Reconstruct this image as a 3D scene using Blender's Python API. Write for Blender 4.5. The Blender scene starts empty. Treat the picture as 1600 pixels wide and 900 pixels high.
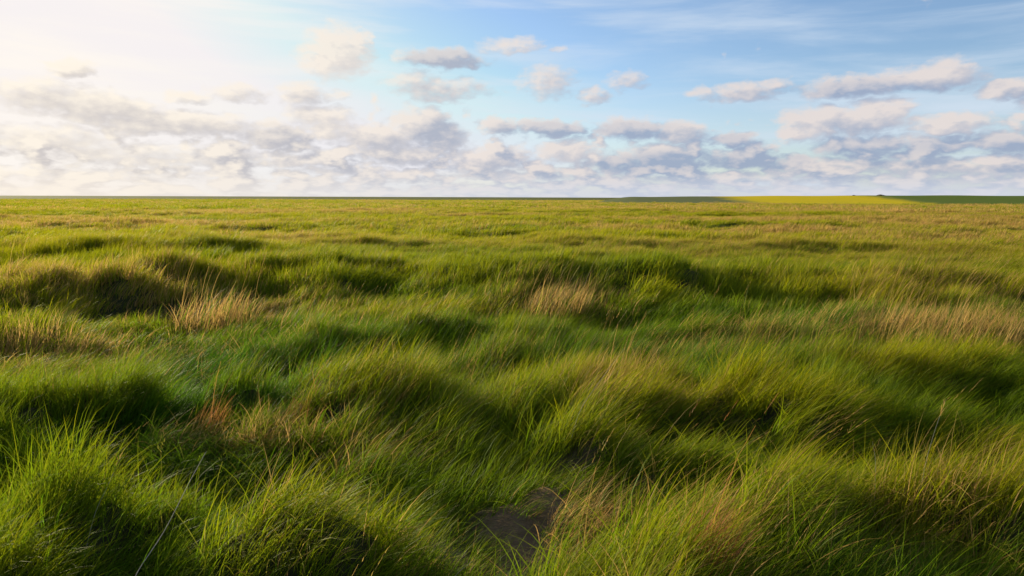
import bpy, math, random
import numpy as np
from mathutils import Vector, Matrix

R = math.radians
S = bpy.context.scene
COL = S.collection
rng = np.random.default_rng(11)
random.seed(5)

# ------------------------------------------------------------------ camera
CAM_H = 2.1
LENS = 24.0
PITCH = math.degrees(math.atan((450 - 308) / 1066.7))
ROLL = 0.2
cam_d = bpy.data.cameras.new('camera')
cam_d.lens = LENS; cam_d.sensor_width = 36; cam_d.clip_start = 0.05; cam_d.clip_end = 20000
cam = bpy.data.objects.new('camera', cam_d); COL.objects.link(cam)
cam.location = (0, 0, CAM_H)
cam.rotation_euler = (Matrix.Rotation(R(90 - PITCH), 3, 'X') @ Matrix.Rotation(R(ROLL), 3, 'Z')).to_euler()
S.camera = cam
SUN_AZ, SUN_EL = -50.0, 16.5       # left of the view direction (+Y), degrees


def at(u, v, z=0.0):
    """Point of the level plane z seen in the photograph (1600 x 900) at u, v."""
    d = Matrix.Rotation(R(90 - PITCH), 3, 'X') @ Matrix.Rotation(R(ROLL), 3, 'Z') @ Vector(((u - 800) / 1066.7, (450 - v) / 1066.7, -1))
    t = (z - CAM_H) / d.z
    return d.x * t, d.y * t


# ------------------------------------------------------------------ noise
def _hash(ix, iy, seed):
    h = (ix.astype(np.int64) * 374761393 + iy.astype(np.int64) * 668265263 + seed * 69069) & 0xFFFFFFFF
    h = ((h ^ (h >> 13)) * 1274126177) & 0xFFFFFFFF
    h = (h ^ (h >> 16)) & 0xFFFFFFFF
    return h / 4294967295.0


def vnoise(x, y, seed=0):
    ix = np.floor(x); iy = np.floor(y)
    fx = x - ix; fy = y - iy
    fx = fx * fx * (3 - 2 * fx); fy = fy * fy * (3 - 2 * fy)
    a = _hash(ix, iy, seed); b = _hash(ix + 1, iy, seed)
    c = _hash(ix, iy + 1, seed); d = _hash(ix + 1, iy + 1, seed)
    return (a + (b - a) * fx) + ((c + (d - c) * fx) - (a + (b - a) * fx)) * fy


def fbm(x, y, seed=0, n=3):
    s = 0; a = 1; t = 0
    for k in range(n):
        s = s + a * (vnoise(x * 2 ** k + 17.3 * k, y * 2 ** k - 9.1 * k, seed + k) * 2 - 1)
        t += a; a *= .5
    return s / t


def sstep(a, b, x):
    t = np.clip((x - a) / (b - a), 0, 1)
    return t * t * (3 - 2 * t)


# ------------------------------------------------------------------ terrain
# hummock crests: (points of the crest line in the photo, ground height of the crest, half width in metres)
RIDGES = [
    ([(-120, 860), (0, 775), (110, 712), (200, 700), (300, 722), (420, 748), (520, 745)], .52, .36),
    ([(1010, 900), (1040, 840), (1100, 775), (1180, 765), (1300, 752), (1420, 712), (1520, 700), (1700, 745)], .34, .42),
    ([(600, 700), (690, 640), (790, 590)], .22, .40),
    ([(835, 700), (900, 655), (960, 640), (1060, 650)], .40, .36),
    ([(-100, 640), (0, 600), (150, 575), (250, 560), (400, 545), (520, 560), (600, 565)], .42, .62),
    ([(300, 660), (420, 650), (520, 640), (600, 640)], .12, .30),
    ([(830, 610), (900, 585), (960, 570), (1010, 580)], .26, .34),
    ([(1060, 600), (1160, 600), (1270, 580), (1330, 545), (1400, 525), (1500, 535), (1700, 545)], .46, .65),
    ([(1400, 650), (1500, 655), (1600, 660)], .1, .4),
    ([(-80, 490), (0, 490), (80, 470), (200, 462), (330, 462), (450, 462)], .40, .9),
    ([(500, 510), (620, 497), (760, 490), (830, 500)], .28, .8),
    ([(760, 545), (880, 535), (980, 520)], .14, .7),
    ([(1130, 490), (1250, 478), (1420, 478), (1540, 470), (1700, 470)], .32, 1.0),
    ([(840, 462), (900, 452), (1010, 462)], .20, 1.0),
    ([(100, 420), (230, 402), (420, 392), (650, 398), (830, 405), (1000, 405), (1200, 405), (1400, 405), (1720, 410)], .72, 2.0),
    ([(-100, 386), (60, 382), (230, 376)], .50, 2.4),
    ([(500, 375), (700, 372), (900, 376)], .16, 2.6),
    ([(1050, 374), (1300, 372), (1600, 378)], .16, 2.6),
    ([(200, 352), (500, 350), (800, 352)], .14, 4.0),
    ([(900, 348), (1200, 350), (1500, 347)], .14, 4.0),
]
HOLLOWS = [  # (u, v, half length, half depth in metres, amount)
    (275, 825, 1.1, .60, .38), (900, 780, .75, .45, .30), (1180, 715, 1.2, .46, .38),
    (430, 605, 1.5, .55, .42), (1420, 630, 1.2, .6, .45), (1110, 520, 2.0, .7, .32),
    (180, 510, 2.2, .7, .32), (400, 500, 1.2, .6, .32), (640, 520, 2.0, .6, .18),
    (1110, 450, 5.0, 1.5, .30), (840, 425, 3.4, 1.3, .25), (1450, 440, 5.0, 1.6, .25),
    (350, 432, 5.5, 1.5, .25), (800, 860, .8, .45, .06),
]


def seg_dist(x, y, pts):
    """Distance to the crest line; the south side (towards the viewer) is the steep one."""
    best = np.full(x.shape, 1e9)
    for (ax, ay), (bx, by) in zip(pts[:-1], pts[1:]):
        dx, dy = bx - ax, by - ay
        t = np.clip(((x - ax) * dx + (y - ay) * dy) / (dx * dx + dy * dy), 0, 1)
        ex = x - ax - t * dx; ey = y - ay - t * dy
        d = np.hypot(ex, ey) * (1 + .25 * np.tanh(-ey * 6 / (.3 + np.hypot(ax, ay) * .1)))
        best = np.minimum(best, d)
    return best


RW = [([at(u, v, h * .85 + .26) for u, v in pts], h * .85, max(w * 1.1, .5)) for pts, h, w in RIDGES]
HW = [(at(u, v, .1), a, b, s) for u, v, a, b, s in HOLLOWS]


def height(x, y):
    x = np.asarray(x, float); y = np.asarray(y, float)
    d = np.hypot(x, y)
    wx = x + .30 * fbm(x * .9, y * .9, 40, 2) * np.clip(d / 3.5, .6, 9)
    wy = y + .24 * fbm(x * .9 + 50, y * .9, 42, 2) * np.clip(d / 3.5, .6, 9)
    near = 1 - sstep(60, 130, d)
    z = .10 * fbm(x * .55, y * 1.1, 1, 3) * (.35 + .65 * sstep(1.5, 8, d))
    z = z + .07 * fbm(x * 1.5, y * 1.9, 5, 2) * (1 - sstep(15, 25, d))
    z = z + .16 * fbm(x * .10, y * .22, 3, 3) * sstep(14, 30, d)
    rg = 1 - np.abs(fbm(x * .11 + .4 * y * .1, y * .30, 81, 3)) * 2.4
    z = z + .30 * np.clip(rg, 0, 1) ** 2 * sstep(16, 34, d) * (1 - sstep(200, 400, d))
    z = z + .22 * fbm(x * .02, y * .05, 9, 2) * sstep(60, 200, d) * (1 - sstep(600, 1500, d))
    r = np.zeros(x.shape)
    for pts, h, w in RW:
        dd = seg_dist(wx, wy, pts)
        r = np.maximum(r, h * np.exp(-(dd / w) ** 2))
    # the banks are rows of separate tussocks, not even walls
    sc = 1 / np.clip(.25 * d, .8, 4.0)
    lump = fbm(x * 1.9, y * 2.6, 101, 3) * (1 - sstep(8, 14, d)) + fbm(x * .75, y * 1.2, 103, 3) * sstep(8, 14, d)
    (bx, by) = at(790, 880, 0)
    flat = 1 - .9 * np.exp(-((x - bx) / .75) ** 2 - ((y - by) / .85) ** 2)
    lump = np.minimum(lump, lump * flat + .0 * flat)
    r = r * np.clip(.92 + (.9 - .45 * sstep(7, 13, d)) * lump, .3, 1.3)
    z = z + np.clip(lump + .05, 0, 1) * flat * (.12 + .02 * sstep(8, 14, d)) * (1 - sstep(50, 90, d))
    z = z + r * near
    z = z - hollow(wx, wy)
    return z


def hollow(wx, wy):
    z = np.zeros(wx.shape)
    for (cx, cy), a, b, s in HW:
        z = z + .85 * s * np.exp(-((wx - cx) / a) ** 2 - ((wy - cy) / b) ** 2)
    return z


# straw and colour patches: (u, v, half length, half depth, straw, yellow)
PATCH = [
    (340, 468, 1.3, 1.0, .85, 0), (100, 455, 2.6, 1.5, .6, .3), (870, 458, 1.0, .8, .7, 0),
    (1500, 500, 2.2, 1.2, .8, .1), (1385, 455, 1.0, .9, .35, .8), (1600, 455, 2.5, 1.6, .35, .3),
    (950, 585, .45, .35, .45, .9), (1105, 800, .16, .14, .5, .3), (1150, 610, 1.0, .3, .1, .8),
    (1390, 555, .8, .4, .1, .9), (1540, 540, .8, .4, .1, .7), (140, 720, .5, .22, 0, .9), (1440, 760, .4, .25, .2, .8),
    (330, 640, .6, .3, .5, .1), (450, 640, .4, .2, .4, .3), (570, 670, .4, .25, .45, .2),
    (40, 560, 1.0, .6, .4, .5), (230, 480, 1.5, .6, .0, .7), (730, 470, 2.0, .7, .2, .6),
    (900, 770, .3, .3, .6, 0), (1170, 520, 1.2, .5, .35, 0), (1000, 572, .3, .18, .8, 0),
    (1570, 660, .5, .25, .3, .7), (60, 520, 1.1, .5, .5, .3),
]
PW = [(at(u, v, .4), a, b, s, yl) for u, v, a, b, s, yl in PATCH]


def tints(x, y):
    d = np.hypot(x, y)
    az = np.degrees(np.arctan2(x, y))
    n1 = fbm(x * .35, y * .6, 21, 3); n2 = fbm(x * .06 + 9, y * .15, 25, 3)
    n3 = fbm(x * 1.4, y * 1.4, 31, 2)
    straw = np.clip(.06 + .42 * n1 + .25 * n3, 0, 1) * .55
    yell = np.clip(.36 + .5 * fbm(x * .3 + 7, y * .5, 28, 3), 0, 1) * .8
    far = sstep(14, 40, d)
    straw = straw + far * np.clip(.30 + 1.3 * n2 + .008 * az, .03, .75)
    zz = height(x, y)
    yell = yell + far * (1.2 + 1.2 * fbm(x * .05, y * .16, 91, 3)) + .45 * sstep(.12, .42, zz) * (1 - far)  # last term paints sunlight on the near crests as a yellower, lighter tint
    for (cx, cy), a, b, s, yl in PW:
        g = np.exp(-((x - cx) / a) ** 2 - ((y - cy) / b) ** 2)
        straw = straw + s * g; yell = yell + yl * g
    return np.clip(straw, 0, 1), np.clip(yell, 0, 1)


def link(o):
    COL.objects.link(o); return o


def mesh_obj(name, V, F, mat, smooth=True, parent=None):
    me = bpy.data.meshes.new(name)
    me.from_pydata([tuple(v) for v in V], [], [tuple(f) for f in F])
    if smooth:
        me.polygons.foreach_set('use_smooth', [True] * len(me.polygons))
    me.materials.append(mat); me.update()
    o = link(bpy.data.objects.new(name, me))
    if parent: o.parent = parent
    return o


# ------------------------------------------------------------------ materials
def new_mat(name):
    m = bpy.data.materials.new(name); m.use_nodes = True
    nt = m.node_tree
    for n in list(nt.nodes): nt.nodes.remove(n)
    out = nt.nodes.new('ShaderNodeOutputMaterial')
    return m, nt, out


def N(nt, typ, **kw):
    n = nt.nodes.new(typ)
    for k, v in kw.items():
        if k.startswith('i_'):
            n.inputs[int(k[2:])].default_value = v
        else:
            setattr(n, k, v)
    return n


def mathn(nt, op, a, b=None, clamp=False, c=None):
    n = nt.nodes.new('ShaderNodeMath'); n.operation = op; n.use_clamp = clamp
    for i, q in enumerate((a, b, c)):
        if q is None: continue
        if isinstance(q, (int, float)): n.inputs[i].default_value = q
        else: nt.links.new(q, n.inputs[i])
    return n.outputs[0]


def mixc(nt, f, a, b):
    n = nt.nodes.new('ShaderNodeMix'); n.data_type = 'RGBA'; n.clamp_factor = True
    for i, q in ((0, f), (6, a), (7, b)):
        if isinstance(q, (int, float)): n.inputs[i].default_value = q
        elif isinstance(q, tuple): n.inputs[i].default_value = (*q, 1)
        else: nt.links.new(q, n.inputs[i])
    return n.outputs[2]


GREEN_A, GREEN_B = (.016, .078, .009), (.095, .24, .005)
YELLOW = (.42, .36, .004)
STRAW, STRAW_B = (.55, .35, .12), (.42, .26, .07)


def grass_material(name, instanced=True, straw_fixed=None, yell_fixed=None, straws=None):
    m, nt, out = new_mat(name)
    L = nt.links.new
    kind = 'INSTANCER' if instanced else 'OBJECT'
    if straw_fixed is None:
        st = N(nt, 'ShaderNodeAttribute', attribute_name='straw', attribute_type='INSTANCER').outputs['Fac']
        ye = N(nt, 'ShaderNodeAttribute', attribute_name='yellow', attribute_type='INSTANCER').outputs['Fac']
    else:
        a = N(nt, 'ShaderNodeValue'); a.outputs[0].default_value = straw_fixed; st = a.outputs[0]
        a = N(nt, 'ShaderNodeValue'); a.outputs[0].default_value = yell_fixed; ye = a.outputs[0]
    rn = N(nt, 'ShaderNodeAttribute', attribute_name='rnd', attribute_type='GEOMETRY').outputs['Fac']
    al = N(nt, 'ShaderNodeAttribute', attribute_name='along', attribute_type='GEOMETRY').outputs['Fac']
    # several independent numbers out of rnd
    r2 = mathn(nt, 'FRACT', mathn(nt, 'MULTIPLY', rn, 37.17))
    r3 = mathn(nt, 'FRACT', mathn(nt, 'MULTIPLY', rn, 91.73))
    g = mixc(nt, rn, GREEN_A, GREEN_B)
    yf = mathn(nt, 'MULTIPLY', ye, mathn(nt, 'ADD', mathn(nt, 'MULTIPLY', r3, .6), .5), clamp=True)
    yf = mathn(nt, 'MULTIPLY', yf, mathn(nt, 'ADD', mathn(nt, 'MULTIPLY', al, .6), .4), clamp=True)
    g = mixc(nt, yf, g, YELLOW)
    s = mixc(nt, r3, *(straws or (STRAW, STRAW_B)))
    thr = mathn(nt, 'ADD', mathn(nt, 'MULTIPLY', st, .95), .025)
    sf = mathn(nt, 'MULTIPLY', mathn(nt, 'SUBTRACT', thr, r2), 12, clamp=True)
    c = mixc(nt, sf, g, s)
    d = N(nt, 'ShaderNodeBsdfPrincipled')
    L(c, d.inputs['Base Color']); d.inputs['Roughness'].default_value = .5
    d.inputs['Specular IOR Level'].default_value = .12
    t = N(nt, 'ShaderNodeBsdfTranslucent'); L(c, t.inputs['Color'])
    mx = N(nt, 'ShaderNodeMixShader'); mx.inputs[0].default_value = .60
    L(d.outputs[0], mx.inputs[1]); L(t.outputs[0], mx.inputs[2]); L(mx.outputs[0], out.inputs[0])
    return m


M_GRASS = grass_material('grass_blades')
M_DRY = grass_material('dry_straw_blades', False, .85, .2)
M_RUST = grass_material('rusty_blades', False, .9, .9, ((.50, .24, .07), (.30, .12, .04)))
M_YEL = grass_material('yellow_blades', False, .30, .95)
M_GRN = grass_material('green_blades', False, .05, .35)


def ground_material():
    m, nt, out = new_mat('marsh_soil_and_turf')
    L = nt.links.new
    geo = N(nt, 'ShaderNodeNewGeometry')
    mp = N(nt, 'ShaderNodeMapping'); L(geo.outputs['Position'], mp.inputs['Vector']); mp.inputs['Scale'].default_value = (1, 2.2, 1)

    def noise(sc, det=5, vec=mp.outputs[0]):
        n = N(nt, 'ShaderNodeTexNoise'); n.inputs['Scale'].default_value = sc; n.inputs['Detail'].default_value = det
        L(vec, n.inputs['Vector']); return n.outputs['Fac']

    def ramp(f, lo, hi):
        n = N(nt, 'ShaderNodeMapRange'); n.inputs['From Min'].default_value = lo; n.inputs['From Max'].default_value = hi
        L(f, n.inputs['Value']); return n.outputs[0]
    soil = mixc(nt, noise(9), (.07, .046, .024), (.22, .15, .085))
    # turf as seen far away: green, yellow green and straw drifts
    turf = mixc(nt, ramp(noise(.02, 6), .42, .6), (.06, .08, .015), (.13, .125, .02))
    turf = mixc(nt, ramp(noise(.05, 6), .48, .66), turf, (.20, .145, .045))
    turf = mixc(nt, ramp(noise(.6, 6), .42, .62), turf, (.06, .085, .018))
    ln = N(nt, 'ShaderNodeVectorMath', operation='LENGTH'); L(geo.outputs['Position'], ln.inputs[0])
    far = ramp(ln.outputs['Value'], 12, 60)
    # a paler sandy track of short turf in the right distance
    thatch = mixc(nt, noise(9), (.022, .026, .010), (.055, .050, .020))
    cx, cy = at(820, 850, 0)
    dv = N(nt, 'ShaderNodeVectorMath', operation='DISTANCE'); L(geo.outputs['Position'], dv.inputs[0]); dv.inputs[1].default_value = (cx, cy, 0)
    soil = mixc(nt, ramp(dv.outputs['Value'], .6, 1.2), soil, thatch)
    c = mixc(nt, far, soil, turf)
    b = N(nt, 'ShaderNodeBsdfPrincipled'); L(c, b.inputs['Base Color']); b.inputs['Roughness'].default_value = .95
    b.inputs['Specular IOR Level'].default_value = .05
    bp = N(nt, 'ShaderNodeBump'); bp.inputs['Strength'].default_value = .6; bp.inputs['Distance'].default_value = .05
    L(noise(14, 6), bp.inputs['Height']); L(bp.outputs[0], b.inputs['Normal'])
    L(b.outputs[0], out.inputs[0])
    return m


# ------------------------------------------------------------------ ground sheet
radii = [0.0]
r = .12
while r < 9000:
    radii.append(r); r += max(.06, min(.055 * r, .022 * r + .04)) if r < 90 else r * .05
NA = 560
ang = np.linspace(0, 2 * np.pi, NA, endpoint=False)
rr = np.array(radii[1:])
X = (rr[:, None] * np.sin(ang)[None, :]).ravel(); Y = (rr[:, None] * np.cos(ang)[None, :]).ravel()
Z = height(X, Y)
V = np.vstack([[0, 0, float(height(np.array([0.]), np.array([0.]))[0])], np.stack([X, Y, Z], 1)])
nr = len(rr)
i = np.arange(nr - 1)[:, None] * NA + 1; j = np.arange(NA)[None, :]; jn = (j + 1) % NA
Q = np.stack([(i + j), (i + jn), (i + NA + jn), (i + NA + j)], -1).reshape(-1, 4)[:, ::-1]
F = [tuple(q) for q in Q.tolist()] + [(0, int(a) + 1, int((a + 1) % NA) + 1)[::-1] for a in range(NA)]
ground = mesh_obj('ground', V.tolist(), F, ground_material())
ground['kind'] = 'structure'


# ------------------------------------------------------------------ blades
class Blades:
    def __init__(s): s.V = []; s.F = []; s.rnd = []; s.al = []; s.n = 0

    def blade(s, x, y, z, h, w, az, lean0, lean1, seg=4, rnd=None, tw=None, taper=1.0):
        """A ribbon that starts leaning lean0 degrees off the vertical and ends at lean1, towards az."""
        rnd = random.random() if rnd is None else rnd
        tw = random.uniform(0, 2 * math.pi) if tw is None else tw
        wx, wy = math.cos(tw) * w / 2, math.sin(tw) * w / 2
        px, py, pz = x, y, z
        L = h / seg
        for k in range(seg + 1):
            t = k / seg
            ww = (1 - t ** 1.8 * taper)
            if k == seg and taper >= 1:
                s.V.append((px, py, pz)); s.rnd.append(rnd); s.al.append(t)
            else:
                s.V += [(px - wx * ww, py - wy * ww, pz), (px + wx * ww, py + wy * ww, pz)]
                s.rnd += [rnd, rnd]; s.al += [t, t]
            a = R(lean0 + (lean1 - lean0) * t ** 1.1)
            px += L * math.sin(a) * math.cos(az); py += L * math.sin(a) * math.sin(az); pz += L * math.cos(a)
        b = s.n
        for k in range(seg):
            if k == seg - 1 and taper >= 1:
                s.F.append((b + 2 * k, b + 2 * k + 1, b + 2 * k + 2))
            else:
                s.F.append((b + 2 * k, b + 2 * k + 1, b + 2 * k + 3, b + 2 * k + 2))
        s.n = len(s.V)
        return px, py, pz

    def mesh(s, name, mat):
        me = bpy.data.meshes.new(name)
        me.from_pydata(s.V, [], s.F)
        me.polygons.foreach_set('use_smooth', [True] * len(me.polygons))
        a = me.attributes.new('rnd', 'FLOAT', 'POINT'); a.data.foreach_set('value', s.rnd)
        a = me.attributes.new('along', 'FLOAT', 'POINT'); a.data.foreach_set('value', s.al)
        me.materials.append(mat); me.update()
        return me


def tuft(radius, n, hmin, hmax, w, seg=4, spread=28, stalks=0, lean=(10, 70)):
    b = Blades()
    for _ in range(n):
        rr_ = radius * math.sqrt(random.random()); a = random.uniform(0, 2 * math.pi)
        h = random.uniform(hmin, hmax) * (1 - .25 * rr_ / radius)
        l1 = random.gauss(lean[1], 17)
        if random.random() < .10: l1 += random.uniform(20, 50)
        az = R(random.gauss(0, spread))
        if random.random() < .08: az = random.uniform(0, 6.28)
        b.blade(rr_ * math.cos(a), rr_ * math.sin(a), -.03, h, w * random.uniform(.6, 1.25), az,
                lean[0] + random.gauss(4, 8), l1, seg)
    for _ in range(stalks):
        rr_ = radius * math.sqrt(random.random()); a = random.uniform(0, 2 * math.pi)
        h = hmax * random.uniform(1.0, 1.35)
        az = R(random.gauss(0, 25)); rn = (.05 + .9 * random.random())
        # a rnd whose second hash is tiny reads as straw
        for _k in range(200):
            if (rn * 37.17) % 1 < .04: break
            rn = random.random()
        x, y, z = b.blade(rr_ * math.cos(a), rr_ * math.sin(a), 0, h, w * .45, az, 6, random.uniform(25, 45), seg, rn, taper=.4)
        for _k in range(5):
            b.blade(x - .012 * _k, y, z - .02 * _k, .035, w * .5, az + random.uniform(-.6, .6), 30, 50, 2, rn)
    return b


lib = bpy.data.collections.new('grass_tuft_library')
specs = []
LODS = []   # (first index, count)
for (cnt, args) in (
    (12, dict(radius=.12, n=50, hmin=.16, hmax=.56, w=.0052, seg=5, lean=(10, 64))),
    (3,  dict(radius=.10, n=40, hmin=.18, hmax=.50, w=.0050, seg=5, stalks=2)),
    (10,  dict(radius=.24, n=80, hmin=.18, hmax=.52, w=.009, seg=4, lean=(10, 66))),
    (3,  dict(radius=.22, n=70, hmin=.22, hmax=.56, w=.0095, seg=4, stalks=2)),
    (7,  dict(radius=.55, n=90, hmin=.22, hmax=.50, w=.020, seg=3)),
    (6,  dict(radius=1.6, n=110, hmin=.22, hmax=.48, w=.06, seg=2)),
):
    LODS.append((len(specs), cnt))
    for _ in range(cnt):
        nm = 'tuft_%03d' % len(specs)
        me = tuft(**args).mesh(nm, M_GRASS)
        lib.objects.link(bpy.data.objects.new(nm, me)); specs.append(nm)

HALF = 50.0


def scatter(r0, r1, dens, full=False):
    """Points in the ring r0..r1, inside the wedge the place can be seen in."""
    half = 180.0 if full else HALF
    area = math.pi * (r1 * r1 - r0 * r0) * (2 * half / 360)
    n = int(area * dens)
    rr_ = np.sqrt(rng.uniform(r0 * r0, r1 * r1, n)); a = np.radians(rng.uniform(-half, half, n))
    return rr_ * np.sin(a), rr_ * np.cos(a)


PTS = []


def lay(lods, r0, r1, dens, full=False, pr=(1,), size=1.0):
    x, y = scatter(r0, r1, dens, full)
    d = np.hypot(x, y)
    hol = np.clip(hollow(x, y) * 1.3, 0, .55); bare = np.zeros(len(x))
    for (u, v, a, b) in ((775, 895, .42, .50), (860, 840, .42, .30)):
        cx, cy = at(u, v, 0)
        bare = np.maximum(bare, np.exp(-((x - cx) / a) ** 2 - ((y - cy) / b) ** 2))
    keep = rng.random(len(x)) > bare * .86
    hol = hol[keep & (d > .35)]
    keep &= d > .35
    x, y, d, bare = x[keep], y[keep], d[keep], bare[keep]
    z = height(x, y)
    n = len(x)
    which = rng.choice(len(lods), n, p=np.array(pr) / sum(pr))
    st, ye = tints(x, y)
    idx = np.zeros(n, int)
    for k, l in enumerate(lods):
        f, c = LODS[l]
        m_ = which == k
        idx[m_] = f + rng.integers(0, c, m_.sum())
    hmap = .80 + .28 * fbm(x * .8, y * .9, 60, 2) + .34 * sstep(-.1, .40, z)
    hmap = hmap + .45 * fbm(x * .14, y * .3, 63, 3) * sstep(25, 60, d)
    hmap = hmap * np.clip(rng.normal(.98, .17, n), .5, 1.4) * size * (1 - .6 * bare - .6 * hol)
    hmap = hmap * (1 + .42 * fbm(x * 2.6, y * 3.0, 66, 2) * (1 - sstep(10, 20, d)))
    hmap = np.maximum(hmap, (.62 if size > .6 else .45) * (1 - bare))
    rot = np.zeros((n, 3))
    rot[:, 2] = np.radians(-6 + 75 * fbm(x * .6, y * .6, 70, 3) + rng.normal(0, 20, n))
    # hummock tops are blown flatter, lee sides stand up
    rot[:, 1] = np.radians(22 * fbm(x * .8, y * .8, 75, 2) + rng.normal(0, 5, n))
    rot[:, 0] = np.radians(rng.normal(0, 5, n))
    scl = np.stack([np.full(n, 1.0), rng.choice([-1., 1.], n), hmap], 1)
    scl[:, 0] = .75 + .35 * hmap
    PTS.append((np.stack([x, y, z], 1), idx, rot, scl, st, ye))
    return n


tot = [lay([0, 1], .35, 3.0, 75, full=True, pr=(60, 1)),
       lay([0, 1], 3.0, 9.5, 100, pr=(50, 1)),
       lay([0], .35, 10.0, 55, pr=(1,), size=.55),
       lay([2, 3], 9.0, 30, 28, pr=(200, 1), size=.95),
       lay([4], 29, 105, 4.4, size=.95),
       lay([5], 100, 420, .5, size=.95)]
print('tufts', tot, sum(tot))

P = np.vstack([p[0] for p in PTS]); I = np.concatenate([p[1] for p in PTS])
RO = np.vstack([p[2] for p in PTS]); SC = np.vstack([p[3] for p in PTS])
ST = np.concatenate([p[4] for p in PTS]); YE = np.concatenate([p[5] for p in PTS])
me = bpy.data.meshes.new('grass')
me.vertices.add(len(P)); me.vertices.foreach_set('co', P.astype(np.float32).ravel())
for nm, typ, fld, arr in (('idx', 'INT', 'value', I.astype(np.int32)), ('rot', 'FLOAT_VECTOR', 'vector', RO.astype(np.float32)),
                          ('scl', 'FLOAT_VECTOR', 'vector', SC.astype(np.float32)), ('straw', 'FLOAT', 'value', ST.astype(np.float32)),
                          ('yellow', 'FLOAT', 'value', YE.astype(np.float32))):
    a = me.attributes.new(nm, typ, 'POINT'); a.data.foreach_set(fld, np.ascontiguousarray(arr).ravel())
me.materials.append(M_GRASS); me.update()
grass = link(bpy.data.objects.new('grass', me)); grass['kind'] = 'stuff'
grass['label'] = 'long windblown green and yellow grass covering the whole marsh'
grass['category'] = 'grass'
ng = bpy.data.node_groups.new('scatter_tufts', 'GeometryNodeTree')
ng.interface.new_socket('Geometry', in_out='INPUT', socket_type='NodeSocketGeometry')
ng.interface.new_socket('Geometry', in_out='OUTPUT', socket_type='NodeSocketGeometry')
gi = ng.nodes.new('NodeGroupInput'); go = ng.nodes.new('NodeGroupOutput')
ci = ng.nodes.new('GeometryNodeCollectionInfo'); ci.inputs['Collection'].default_value = lib
ci.inputs['Separate Children'].default_value = True; ci.inputs['Reset Children'].default_value = True
ip = ng.nodes.new('GeometryNodeInstanceOnPoints'); ip.inputs['Pick Instance'].default_value = True


def named(nm, typ):
    n = ng.nodes.new('GeometryNodeInputNamedAttribute'); n.data_type = typ; n.inputs['Name'].default_value = nm
    return n.outputs['Attribute']


er = ng.nodes.new('FunctionNodeEulerToRotation')
ng.links.new(named('rot', 'FLOAT_VECTOR'), er.inputs[0])
ng.links.new(gi.outputs[0], ip.inputs['Points']); ng.links.new(ci.outputs[0], ip.inputs['Instance'])
ng.links.new(named('idx', 'INT'), ip.inputs['Instance Index'])
ng.links.new(er.outputs[0], ip.inputs['Rotation']); ng.links.new(named('scl', 'FLOAT_VECTOR'), ip.inputs['Scale'])
ng.links.new(ip.outputs[0], go.inputs[0])
md = grass.modifiers.new('scatter', 'NODES'); md.node_group = ng


# ------------------------------------------------------------------ single tufts and stalks that stand out
def tag(o, label, cat, group=None):
    o['label'] = label; o['category'] = cat
    if group: o['group'] = group
    return o


def hz(x, y): return float(height(np.array([x]), np.array([y]))[0])


def hit(u, v, off):
    """Where the sight line u, v meets the top of grass that stands off metres high."""
    d_ = Vector((*at(u, v, 0), 0)) - Vector((0, 0, CAM_H))
    t_ = np.linspace(.2, 1.3, 1500)
    X_, Y_, Z_ = d_.x * t_, d_.y * t_, CAM_H + d_.z * t_
    k_ = np.nonzero(Z_ <= height(X_, Y_) + off)[0]
    k_ = int(k_[0]) if len(k_) else 900
    return float(X_[k_]), float(Y_[k_])


def tuft_thing(u, v, zt, name, mat, label, radius, n, hmin, hmax, w, lean=(5, 55), stalks=0, group='dry grass tufts standing out of the green marsh', spread=25):
    x, y = hit(u, v, zt * .6)
    me_ = tuft(radius, n, hmin, hmax, w, 5, spread, stalks, lean).mesh(name, mat)
    o = link(bpy.data.objects.new(name, me_)); o.location = (x, y, hz(x, y))
    return tag(o, label, 'grass tuft', group)


tuft_thing(1085, 835, .45, 'dry_grass_tuft', M_RUST, 'orange brown dead straw tuft in the bright grass at the bottom right', .15, 300, .40, .72, .0055, (8, 46), 3)
tuft_thing(940, 600, .50, 'dry_grass_tuft', M_YEL, 'golden yellow tuft combed over to the right in the middle of the field', .34, 620, .42, .80, .007, (15, 68), 3)
tuft_thing(335, 478, .55, 'dry_grass_tuft', M_DRY, 'tall pale straw tuft standing up on the hummock at middle left', .6, 520, .36, .90, .011, (8, 45), 9)
tuft_thing(870, 465, .50, 'dry_grass_tuft', M_DRY, 'pale beige straw tuft standing up near the centre below the dark band', .55, 480, .36, .90, .011, (8, 45), 8)
tuft_thing(1380, 462, .50, 'dry_grass_tuft', M_YEL, 'orange yellow tuft leaning in the dark band on the right', .6, 460, .36, .9, .011, (12, 45), 8)
tuft_thing(1470, 505, .55, 'dry_grass_tuft', M_DRY, 'wide pale straw tuft with upright seed stems near the right edge', .9, 820, .34, .88, .011, (6, 42), 16)
tuft_thing(320, 660, .30, 'dry_grass_tuft', M_RUST, 'small reddish brown tuft in the shade left of centre', .15, 170, .34, .60, .0055, (6, 50), 4)
tuft_thing(455, 648, .30, 'dry_grass_tuft', M_RUST, 'small brown tuft under the dark slope, right of the reddish one', .13, 130, .32, .56, .0055, (6, 50), 3)
tuft_thing(905, 765, .42, 'dry_grass_tuft', M_DRY, 'grey brown tuft hanging over the black hollow near the bottom centre', .2, 220, .34, .62, .0045, (20, 80), 2)


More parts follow.
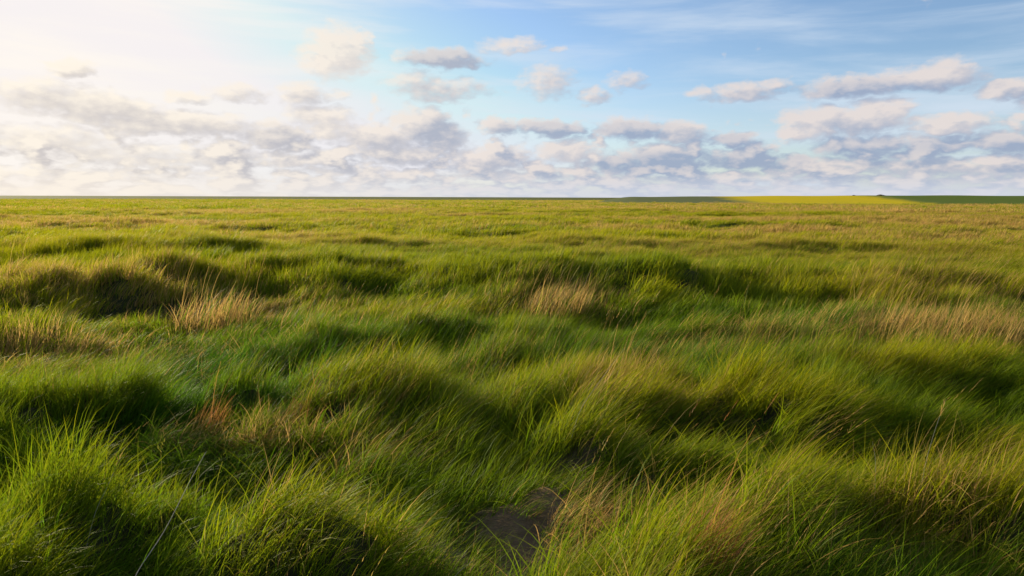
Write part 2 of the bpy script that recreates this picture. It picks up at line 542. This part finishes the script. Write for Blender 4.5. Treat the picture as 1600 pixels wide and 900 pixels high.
def stem_thing(pts, label, r0=.0013, head=False, group='pale stems sticking out of the grass'):
    """A dead stem: thin round tube through world points, with a side blade or a seed head."""
    root = bpy.data.objects.new('grass_stem', None); link(root)
    base = Vector(pts[0]); root.location = base
    rel = [Vector(p) - base for p in pts]
    # smooth the path
    path = []
    for k in range(len(rel) - 1):
        for q in range(6):
            path.append(rel[k].lerp(rel[k + 1], q / 6))
    path.append(rel[-1])
    for _ in range(4):
        path = [path[0]] + [(path[k - 1] + path[k] * 2 + path[k + 1]) / 4 for k in range(1, len(path) - 1)] + [path[-1]]
    V_, F_ = [], []
    n = 6
    for k, p in enumerate(path):
        rad = r0 * (1 - .55 * k / len(path))
        for q in range(n):
            a = 2 * math.pi * q / n
            V_.append((p.x + rad * math.cos(a), p.y + rad * .6 * math.sin(a), p.z + rad * .8 * math.sin(a)))
    for k in range(len(path) - 1):
        for q in range(n):
            F_.append((k * n + q, k * n + (q + 1) % n, (k + 1) * n + (q + 1) % n, (k + 1) * n + q))
    mesh_obj('stem', V_, F_, M_STEM, True, root)
    b = Blades()
    tip = path[-1]; dirv = (path[-1] - path[-4]).normalized()
    az = math.atan2(dirv.y, dirv.x)
    ln0 = math.degrees(math.acos(max(-1, min(1, dirv.z))))
    if head:
        for k in range(22):
            t = k / 22
            p = tip - dirv * .11 * t
            b.blade(p.x, p.y, p.z, .035 + .02 * random.random(), .004, az + random.uniform(-1.2, 1.2), ln0 + random.uniform(-25, 15), ln0 + random.uniform(-10, 35), 2)
        o = link(bpy.data.objects.new('seed_head', b.mesh('seed_head', M_DRY)))
    else:
        p = path[len(path) // 3]
        b.blade(p.x, p.y, p.z, .22, .004, az + .4, ln0, ln0 + 50, 5)
        o = link(bpy.data.objects.new('leaf', b.mesh('leaf', M_DRY)))
    o.parent = root
    return tag(root, label, 'grass stem', group)


M_STEM, nt, out = new_mat('pale_dead_stem')
_b = N(nt, 'ShaderNodeBsdfPrincipled'); _n = N(nt, 'ShaderNodeTexNoise'); _n.inputs['Scale'].default_value = 60
nt.links.new(mixc(nt, _n.outputs['Fac'], (.26, .21, .13), (.42, .36, .26)), _b.inputs['Base Color'])
_b.inputs['Roughness'].default_value = .6; nt.links.new(_b.outputs[0], out.inputs[0])


def rooted(px, dd=.12, off=.22):
    """World points of a stem that leaves the sward at px[0]; it leans away by dd metres in all."""
    gx, gy = hit(*px[0], off); g0 = math.hypot(gx, gy)
    p = [ray_pt(u, v, g0 + dd * k / (len(px) - 1)) for k, (u, v) in enumerate(px)]
    q = Vector(p[0]) - (Vector(p[1]) - Vector(p[0])).normalized() * .12
    return [(q.x, q.y, min(q.z, hz(q.x, q.y) + .05))] + p


def ray_pt(u, v, dist):
    """Point at ground distance dist on the sight line u, v."""
    x1, y1 = at(u, v, 0); d = math.hypot(x1, y1); s_ = dist / d
    return (x1 * s_, y1 * s_, CAM_H * (1 - s_))


stem_thing(rooted([(205, 905), (255, 835), (300, 745), (322, 706)], .05, .38), 'long straight pale stem leaning right over the dark hollow at the bottom left', .0026)
stem_thing(rooted([(148, 800), (172, 752), (190, 708)], .15), 'short yellowish stem with a seed head in front of the sunlit hummock at the left', .0015, True)
stem_thing(rooted([(1448, 715), (1462, 668), (1478, 625)], .15), 'upright pale stem with a seed head against the dark slope at the right', .0015, True)
stem_thing(rooted([(1368, 745), (1368, 715), (1363, 690)], .1), 'short upright grey stem left of the taller one at the right', .0014)
stem_thing(rooted([(712, 896), (735, 880), (748, 862)], .1), 'short pale stem with a seed head at the bottom centre beside the bare soil', .0014, True)
stem_thing(rooted([(905, 640), (945, 585), (975, 545)], .3), 'straw coloured stem arching over the golden tuft in the middle of the field', .0022)


# ------------------------------------------------------------------ dike in the right distance
def dike():
    xs = np.concatenate([np.linspace(28, 40, 8), np.linspace(42, 460, 180)])
    V_, F_ = [], []
    prof = [(-46, -1.0), (-42, -.3), (-38, .05), (-30, .22), (-20, .48), (-10, .76), (-4, .92), (0, 1.0), (3, 1.03), (6, .86), (12, .2), (16, -1.0)]
    m_ = len(prof)
    for k, xx in enumerate(xs):
        t = (xx - 28) / 432
        yy = 262 - 60 * t
        az = xx / yy * 1066.7 + 800
        H = 1.0 + 2.6 * sstep(930, 1010, az) ** 1 * 1.0
        H = .2 + (2.2) * float(sstep(915, 990, az)) + .7 * float(sstep(1000, 1400, az))
        H += .05 * math.sin(xx * .21) + .05 * math.sin(xx * .083 + 1)
        for (py, pz) in prof:
            V_.append((xx + .1 * py, yy + py * 1.3, pz * H if pz > 0 else pz * .8))
    for k in range(len(xs) - 1):
        for q in range(m_ - 1):
            F_.append((k * m_ + q, (k + 1) * m_ + q, (k + 1) * m_ + q + 1, k * m_ + q + 1))
    m, nt, out = new_mat('dike_turf'); L = nt.links.new
    geo = N(nt, 'ShaderNodeNewGeometry'); sep = N(nt, 'ShaderNodeSeparateXYZ'); L(geo.outputs['Position'], sep.inputs[0])
    nz = N(nt, 'ShaderNodeTexNoise'); nz.inputs['Scale'].default_value = .25; nz.inputs['Detail'].default_value = 5; L(geo.outputs['Position'], nz.inputs['Vector'])
    nz2 = N(nt, 'ShaderNodeTexNoise'); nz2.inputs['Scale'].default_value = .03; nz2.inputs['Detail'].default_value = 3; L(geo.outputs['Position'], nz2.inputs['Vector'])

    def band(lo, hi, soft, s_):
        a = N(nt, 'ShaderNodeMapRange'); a.interpolation_type = 'SMOOTHSTEP'
        a.inputs['From Min'].default_value = lo - soft; a.inputs['From Max'].default_value = lo + soft; L(s_, a.inputs['Value'])
        b = N(nt, 'ShaderNodeMapRange'); b.interpolation_type = 'SMOOTHSTEP'
        b.inputs['From Min'].default_value = hi - soft; b.inputs['From Max'].default_value = hi + soft; L(s_, b.inputs['Value'])
        return mathn(nt, 'SUBTRACT', a.outputs[0], b.outputs[0], clamp=True)
    xw = mathn(nt, 'ADD', sep.outputs[0], mathn(nt, 'MULTIPLY', mathn(nt, 'SUBTRACT', nz.outputs['Fac'], .5), 14))
    c = mixc(nt, nz.outputs['Fac'], (.17, .20, .08), (.21, .23, .10))
    green = mixc(nt, nz.outputs['Fac'], (.13, .19, .03), (.17, .23, .045))
    c = mixc(nt, band(120, 600, 20, xw), c, green)
    yel = mixc(nt, nz.outputs['Fac'], (.88, .64, .02), (.68, .56, .02))
    ym = mathn(nt, 'MULTIPLY', band(YX0, YX1, 7, xw), band(.35, 9, .3, sep.outputs[2]))
    c = mixc(nt, ym, c, yel)
    b = N(nt, 'ShaderNodeBsdfPrincipled'); L(c, b.inputs['Base Color']); b.inputs['Roughness'].default_value = .95; b.inputs['Specular IOR Level'].default_value = .05
    t = N(nt, 'ShaderNodeBsdfTranslucent'); L(c, t.inputs['Color'])
    mx = N(nt, 'ShaderNodeMixShader'); mx.inputs[0].default_value = .4
    L(b.outputs[0], mx.inputs[1]); L(t.outputs[0], mx.inputs[2])
    L(mx.outputs[0], out.inputs[0])
    o = mesh_obj('dike', V_, F_, m); o['kind'] = 'structure'
    return o


YX0, YX1 = 76, 126
dike()

# ------------------------------------------------------------------ low bushes on the dike
M_BUSH, nt, out = new_mat('brown_bush_leaves')
_b = N(nt, 'ShaderNodeBsdfPrincipled'); _n = N(nt, 'ShaderNodeTexNoise'); _n.inputs['Scale'].default_value = 3
nt.links.new(mixc(nt, _n.outputs['Fac'], (.055, .035, .020), (.11, .075, .04)), _b.inputs['Base Color'])
_b.inputs['Roughness'].default_value = .8; nt.links.new(_b.outputs[0], out.inputs[0])


def bush(u, w, h, label):
    az = (u - 800) / 1066.7
    t_ = 0
    y = 240.
    for _ in range(20):
        x = az * y; y = 262 - 60 * (x - 28) / 432
    x = az * y
    root = link(bpy.data.objects.new('low_bush', None)); root.location = (x, y + .5, 3.0)
    V_, F_ = [], []
    for k in range(900):
        a = random.uniform(0, 6.28); rr_ = random.random() ** .5
        px = math.cos(a) * rr_ * w / 2; py = math.sin(a) * rr_ * min(w, 3) / 2
        top = h * (1 - .55 * rr_ ** 2) * (.75 + .35 * math.sin(px * 2.1 + u))
        pz = random.uniform(.05, 1) * top
        s_ = random.uniform(.05, .13)
        d1 = Vector((random.gauss(0, 1), random.gauss(0, 1), random.gauss(0, 1))).normalized() * s_
        d2 = Vector((random.gauss(0, 1), random.gauss(0, 1), random.gauss(0, 1))).normalized() * s_
        p = Vector((px, py, pz)); b_ = len(V_)
        V_ += [p - d1, p + d2 * .6, p + d1, p - d2 * .6]; F_.append((b_, b_ + 1, b_ + 2, b_ + 3))
    mesh_obj('foliage', [tuple(v) for v in V_], F_, M_BUSH, False, root)
    V_, F_ = [], []
    for k in range(7):
        x0 = random.uniform(-w, w) * .2; x1 = random.uniform(-w, w) * .42
        b_ = len(V_)
        for q in range(5):
            a = 6.28 * q / 5
            V_.append((x0 + .05 * math.cos(a), .05 * math.sin(a), -.3))
        for q in range(5):
            a = 6.28 * q / 5
            V_.append((x1 + .02 * math.cos(a), .02 * math.sin(a), h * .7))
        F_ += [(b_ + q, b_ + (q + 1) % 5, b_ + 5 + (q + 1) % 5, b_ + 5 + q) for q in range(5)]
    mesh_obj('branches', V_, F_, M_BUSH, True, root)
    tag(root, label, 'bush', 'low brown bushes on the far dike')


bush(1372, 3.4, .55, 'wider low dark bush on the dike at the right end of the yellow strip')
bush(1330, 1.0, .45, 'smaller low bush on the dike above the yellow strip')

# ------------------------------------------------------------------ sun
sd = bpy.data.lights.new('sun', 'SUN'); sd.energy = 5.0; sd.angle = R(.6); sd.color = (1.0, .87, .58)
sun = link(bpy.data.objects.new('sun', sd))
sdir = Vector((math.sin(R(SUN_AZ)) * math.cos(R(SUN_EL)), math.cos(R(SUN_AZ)) * math.cos(R(SUN_EL)), math.sin(R(SUN_EL))))
sun.rotation_euler = sdir.to_track_quat('Z', 'Y').to_euler()
sun.location = sdir * 50

# ------------------------------------------------------------------ sky with clouds
w = bpy.data.worlds.new('World'); S.world = w; w.use_nodes = True
nt = w.node_tree; L = nt.links.new
for n in list(nt.nodes): nt.nodes.remove(n)
wout = nt.nodes.new('ShaderNodeOutputWorld'); bg = nt.nodes.new('ShaderNodeBackground')
sky = nt.nodes.new('ShaderNodeTexSky'); sky.sky_type = 'NISHITA'; sky.sun_disc = False
sky.sun_elevation = R(SUN_EL); sky.sun_rotation = R(SUN_AZ)
sky.air_density = 1.0; sky.dust_density = .6; sky.ozone_density = 1.5; sky.altitude = 0
BG = .105
EXPO = .78
bg.inputs['Strength'].default_value = BG
tc = nt.nodes.new('ShaderNodeTexCoord')
sep = nt.nodes.new('ShaderNodeSeparateXYZ'); L(tc.outputs['Generated'], sep.inputs[0])
DX, DY, DZ = sep.outputs
az = mathn(nt, 'MULTIPLY', mathn(nt, 'ARCTAN2', DX, DY), 57.2958)
el = mathn(nt, 'MULTIPLY', mathn(nt, 'ARCSINE', DZ), 57.2958)


def comb(a, b, c=0.0):
    n = nt.nodes.new('ShaderNodeCombineXYZ')
    for k, q in enumerate((a, b, c)):
        if isinstance(q, (int, float)): n.inputs[k].default_value = q
        else: L(q, n.inputs[k])
    return n.outputs[0]


def vm(op, a, b=None):
    n = nt.nodes.new('ShaderNodeVectorMath'); n.operation = op
    for k, q in enumerate((a, b)):
        if q is None: continue
        if isinstance(q, tuple): n.inputs[k].default_value = q
        else: L(q, n.inputs[k])
    return n.outputs['Value'] if op in ('LENGTH', 'DOT_PRODUCT') else n.outputs['Vector']


def mr(f, lo, hi, a=0., b=1., smooth=True):
    n = nt.nodes.new('ShaderNodeMapRange'); n.interpolation_type = 'SMOOTHSTEP' if smooth else 'LINEAR'
    n.inputs['From Min'].default_value = lo; n.inputs['From Max'].default_value = hi
    n.inputs['To Min'].default_value = a; n.inputs['To Max'].default_value = b
    L(f, n.inputs['Value']); return n.outputs['Result']


def px2ang(u, v):
    d = Matrix.Rotation(R(90 - PITCH), 3, 'X') @ Matrix.Rotation(R(ROLL), 3, 'Z') @ Vector(((u - 800) / 1066.7, (450 - v) / 1066.7, -1))
    d.normalize()
    return math.degrees(math.atan2(d.x, d.y)), math.degrees(math.asin(d.z))


# cumulus: centre and half size in the photograph's scale, thickness
PUFF = [
    (525, 82, 58, 42, 1.0), (560, 68, 24, 22, .8), (500, 95, 36, 24, .7),
    (690, 92, 74, 17, 1.0), (800, 70, 50, 12, .55), (110, 108, 34, 12, .9), (875, 78, 16, 6, .4),
    (855, 128, 44, 26, .55), (690, 140, 80, 18, .6), (640, 128, 40, 16, .5), (925, 150, 30, 13, .6), (980, 128, 32, 15, .45),
    (1165, 142, 56, 17, .75), (1210, 130, 28, 9, .6), (1092, 143, 28, 10, .5),
    (1330, 135, 78, 17, 1.0), (1460, 122, 66, 18, 1.0), (1480, 108, 30, 18, .7), (1400, 128, 60, 14, .9), (1580, 140, 46, 14, 1.0), (1660, 150, 50, 20, 1.),
    (1270, 190, 50, 26, 1.0), (1375, 178, 52, 24, 1.05), (1330, 192, 60, 20, .95), (1475, 195, 56, 15, .95), (1240, 208, 30, 14, .8),
    (150, 168, 70, 26, .9), (60, 150, 60, 26, .7), (215, 178, 50, 20, .9), (290, 152, 30, 11, .7), (365, 145, 42, 14, .6),
    (470, 148, 36, 22, .7), (525, 150, 24, 8, .5), (500, 180, 60, 16, .7),
    (300, 195, 90, 20, .9), (225, 195, 60, 16, .8), (430, 212, 58, 22, 1.0), (515, 200, 34, 20, .8), (590, 215, 70, 24, 1.0),
    (660, 195, 52, 32, 1.0), (690, 215, 44, 26, 1.0), (630, 240, 90, 18, .9),
    (860, 200, 62, 16, 1.1), (780, 196, 40, 14, .9), (760, 250, 80, 24, .9), (890, 235, 60, 22, .9), 
    (985, 202, 60, 18, 1.05), (1060, 208, 50, 18, .9), (1040, 245, 75, 24, 1.1), (960, 255, 60, 18, .8),
    (1140, 218, 42, 13, .95), (1160, 250, 60, 16, 1.0), (1240, 255, 50, 14, .95), (1350, 228, 80, 18, 1.05),
    (1480, 225, 46, 14, .95), (1570, 222, 60, 16, 1.), (1330, 258, 60, 12, .8), (1450, 258, 80, 12, .9), (1560, 262, 70, 12, .85),
    (80, 215, 80, 18, .55), (180, 240, 110, 16, .5), (340, 245, 90, 16, .6), (470, 250, 80, 14, .7), (560, 268, 120, 10, .6),
    (820, 275, 150, 9, .6), (1120, 278, 160, 8, .6), (1400, 282, 200, 8, .6), (200, 275, 200, 9, .35),
]
CL = [(*px2ang(u, v), ru / 18.2, rv / 18.2, t) for u, v, ru, rv, t in PUFF]


def field(ax, ey, tag_):
    """Thickness of the cumulus in the direction ax, ey (degrees)."""
    p = comb(ax, ey, 0)
    n = nt.nodes.new('ShaderNodeTexNoise'); n.inputs['Scale'].default_value = .55; n.inputs['Detail'].default_value = 5; n.inputs['Roughness'].default_value = .5
    L(vm('MULTIPLY', p, (1, 1.9, 1)), n.inputs['Vector'])
    wv = vm('MULTIPLY', vm('SUBTRACT', n.outputs['Color'], (.5, .5, .5)), (3.4, 1.7, 0))
    pw = vm('ADD', p, wv)
    acc = None
    for a, e, ra, re, t in CL:
        q = nt.nodes.new('ShaderNodeVectorMath'); q.operation = 'MULTIPLY_ADD'
        sx, sy = 1.08 / ra, 1.04 / re
        L(pw, q.inputs[0]); q.inputs[1].default_value = (sx, sy, 0); q.inputs[2].default_value = (-a * sx, -e * sy, 0)
        g = mathn(nt, 'MULTIPLY_ADD', vm('DOT_PRODUCT', q.outputs[0], q.outputs[0]), -t, c=t)
        acc = g if acc is None else mathn(nt, 'MAXIMUM', acc, g)
    acc = mathn(nt, 'MAXIMUM', acc, -1.)
    # many small far clouds packed towards the horizon, and a few beyond the frame
    ez = mathn(nt, 'ADD', mathn(nt, 'MAXIMUM', ey, 0.), 2.2)
    q = comb(mathn(nt, 'MULTIPLY', ax, .62), mathn(nt, 'MULTIPLY', mathn(nt, 'LOGARITHM', ez, 2.718), 6.0), 0)
    n2 = nt.nodes.new('ShaderNodeTexNoise'); n2.inputs['Scale'].default_value = .62; n2.inputs['Detail'].default_value = 4; n2.inputs['Roughness'].default_value = .48
    L(q, n2.inputs['Vector'])
    cover = mathn(nt, 'SUBTRACT', mr(ey, .8, 9.5, .59, .27), mr(mathn(nt, 'ABSOLUTE', ax), 50, 64, 0, .6))
    g2 = mathn(nt, 'MULTIPLY', mathn(nt, 'SUBTRACT', mathn(nt, 'ADD', n2.outputs['Fac'], cover), 1.0), 7.0)
    g2 = mathn(nt, 'MULTIPLY', g2, 1.0)
    acc = mathn(nt, 'SMOOTH_MAX', acc, g2, c=.2)
    # fine billows
    n3 = nt.nodes.new('ShaderNodeTexNoise'); n3.inputs['Scale'].default_value = 1.1; n3.inputs['Detail'].default_value = 3; n3.inputs['Roughness'].default_value = .5
    L(vm('MULTIPLY', p, (1, 1.7, 1)), n3.inputs['Vector'])
    return mathn(nt, 'ADD', acc, mathn(nt, 'MULTIPLY', mathn(nt, 'SUBTRACT', n3.outputs['Fac'], .5), 1.0))


D0 = field(az, el, 'a')
D1 = field(mathn(nt, 'ADD', az, -.8), mathn(nt, 'ADD', el, .6), 'b')
alpha = mr(D0, -.30, .75)
lit = mr(mathn(nt, 'SUBTRACT', D0, D1), -.65, 1.0)
thick = mr(D0, .1, 1.1)
# some clouds stand in full light, others in the shade of their neighbours
BIAS = [(525, 82, 95, 60, .8), (795, 70, 60, 22, .6), (1250, 188, 45, 36, .6), (1385, 170, 70, 22, .6), (1480, 190, 60, 16, .5),
        (1465, 108, 50, 22, .4), (610, 185, 60, 26, .5), (515, 195, 40, 22, .5), (890, 235, 60, 20, .5), (730, 235, 40, 24, .5), (855, 122, 40, 24, .4),
        (690, 95, 95, 26, -.7), (860, 202, 90, 16, -.5), (430, 214, 60, 22, -.4), (1330, 145, 110, 20, -.5), (690, 215, 50, 30, -.5),
        (985, 202, 80, 16, -.4), (1040, 255, 110, 20, -.6), (1140, 220, 50, 14, -.6), (1170, 250, 80, 16, -.5), (1350, 232, 120, 18, -.5), (1560, 225, 80, 16, -.4)]
bsum = None
for u_, v_, ru_, rv_, s_ in BIAS:
    a_, e_ = px2ang(u_, v_)
    q_ = nt.nodes.new('ShaderNodeVectorMath'); q_.operation = 'MULTIPLY_ADD'
    sx_, sy_ = 18.2 / ru_, 18.2 / rv_
    L(comb(az, el, 0), q_.inputs[0]); q_.inputs[1].default_value = (sx_, sy_, 0); q_.inputs[2].default_value = (-a_ * sx_, -e_ * sy_, 0)
    g_ = mathn(nt, 'SUBTRACT', 1.3, vm('DOT_PRODUCT', q_.outputs[0], q_.outputs[0]), clamp=True)
    bsum = mathn(nt, 'MULTIPLY_ADD', g_, s_ * .55, c=(bsum if bsum is not None else 0.0))
# closeness to the sun
cs = vm('DOT_PRODUCT', tc.outputs['Generated'], tuple(sdir))
ang_s = mathn(nt, 'MULTIPLY', mathn(nt, 'ARCCOSINE', cs), 57.2958)
near_s = mr(ang_s, 62, 16)          # 1 near the sun
k = 1.0 / BG / 2 ** EXPO


def rgb(c):
    return tuple(x * k for x in c)


shade = mixc(nt, near_s, rgb((.33, .40, .55)), rgb((.60, .56, .555)))
light = mixc(nt, near_s, rgb((.80, .72, .69)), rgb((1.02, .93, .80)))
cl = mixc(nt, mathn(nt, 'MULTIPLY', mathn(nt, 'ADD', mathn(nt, 'MULTIPLY_ADD', lit, .95, c=bsum), mathn(nt, 'MULTIPLY', mathn(nt, 'SUBTRACT', 1.0, thick), .15)), 1.0, clamp=True), shade, light)
# thin high veil: long streaks
vq = comb(mathn(nt, 'MULTIPLY', az, .05), mathn(nt, 'ADD', mathn(nt, 'MULTIPLY', el, .42), mathn(nt, 'MULTIPLY', az, .012)), 0)
nv = nt.nodes.new('ShaderNodeTexNoise'); nv.inputs['Scale'].default_value = 1.0; nv.inputs['Detail'].default_value = 6; nv.inputs['Roughness'].default_value = .55; nv.inputs['Distortion'].default_value = .35
L(vq, nv.inputs['Vector'])
veil = mr(nv.outputs['Fac'], .40, .72)
hor = mr(el, 10.5, 3.5)
veil = mathn(nt, 'ADD', mathn(nt, 'MULTIPLY', veil, .62), mathn(nt, 'MULTIPLY', hor, .36), clamp=True)
veil = mathn(nt, 'ADD', veil, mathn(nt, 'MULTIPLY', mr(ang_s, 48, 20), .42), clamp=True)
vcol = mixc(nt, near_s, rgb((.66, .76, .88)), rgb((1.0, .94, .88)))
skyb = vm('MINIMUM', vm('MULTIPLY', sky.outputs[0], (.74, .81, .94)), rgb((.90, .86, .90)))
skyc = mixc(nt, veil, skyb, vcol)
# pale lilac to cream band just above the horizon
hb = mr(el, 2.4, .1)
hcol = mixc(nt, near_s, rgb((.66, .70, .80)), rgb((1.0, .90, .78)))
c = mixc(nt, mathn(nt, 'MULTIPLY', alpha, .92), skyc, cl)
c = mixc(nt, mathn(nt, 'MULTIPLY', hb, .75), c, hcol)
L(c, bg.inputs['Color'])
# away from the low front sky, where no cumulus stands, the plain sky and veil are enough
bg2 = nt.nodes.new('ShaderNodeBackground'); bg2.inputs['Strength'].default_value = BG
L(mixc(nt, mathn(nt, 'MULTIPLY', hb, .75), skyc, hcol), bg2.inputs['Color'])
sel = mathn(nt, 'MULTIPLY', mathn(nt, 'MULTIPLY', mathn(nt, 'LESS_THAN', DZ, .36), mathn(nt, 'GREATER_THAN', DZ, -.01)),
            mathn(nt, 'GREATER_THAN', DY, .38))
ms = nt.nodes.new('ShaderNodeMixShader')
L(sel, ms.inputs[0]); L(bg2.outputs[0], ms.inputs[1]); L(bg.outputs[0], ms.inputs[2]); L(ms.outputs[0], wout.inputs[0])
w.cycles.sampling_method = 'MANUAL'; w.cycles.sample_map_resolution = 512

# ------------------------------------------------------------------ render settings
S.view_settings.view_transform = 'Standard'; S.view_settings.look = 'None'
S.view_settings.exposure = EXPO; S.view_settings.gamma = 1; S.view_settings.use_curve_mapping = False
S.cycles.use_denoising = True
S.cycles.max_bounces = 4; S.cycles.diffuse_bounces = 3; S.cycles.transmission_bounces = 3; S.cycles.glossy_bounces = 1
S.cycles.use_adaptive_sampling = True
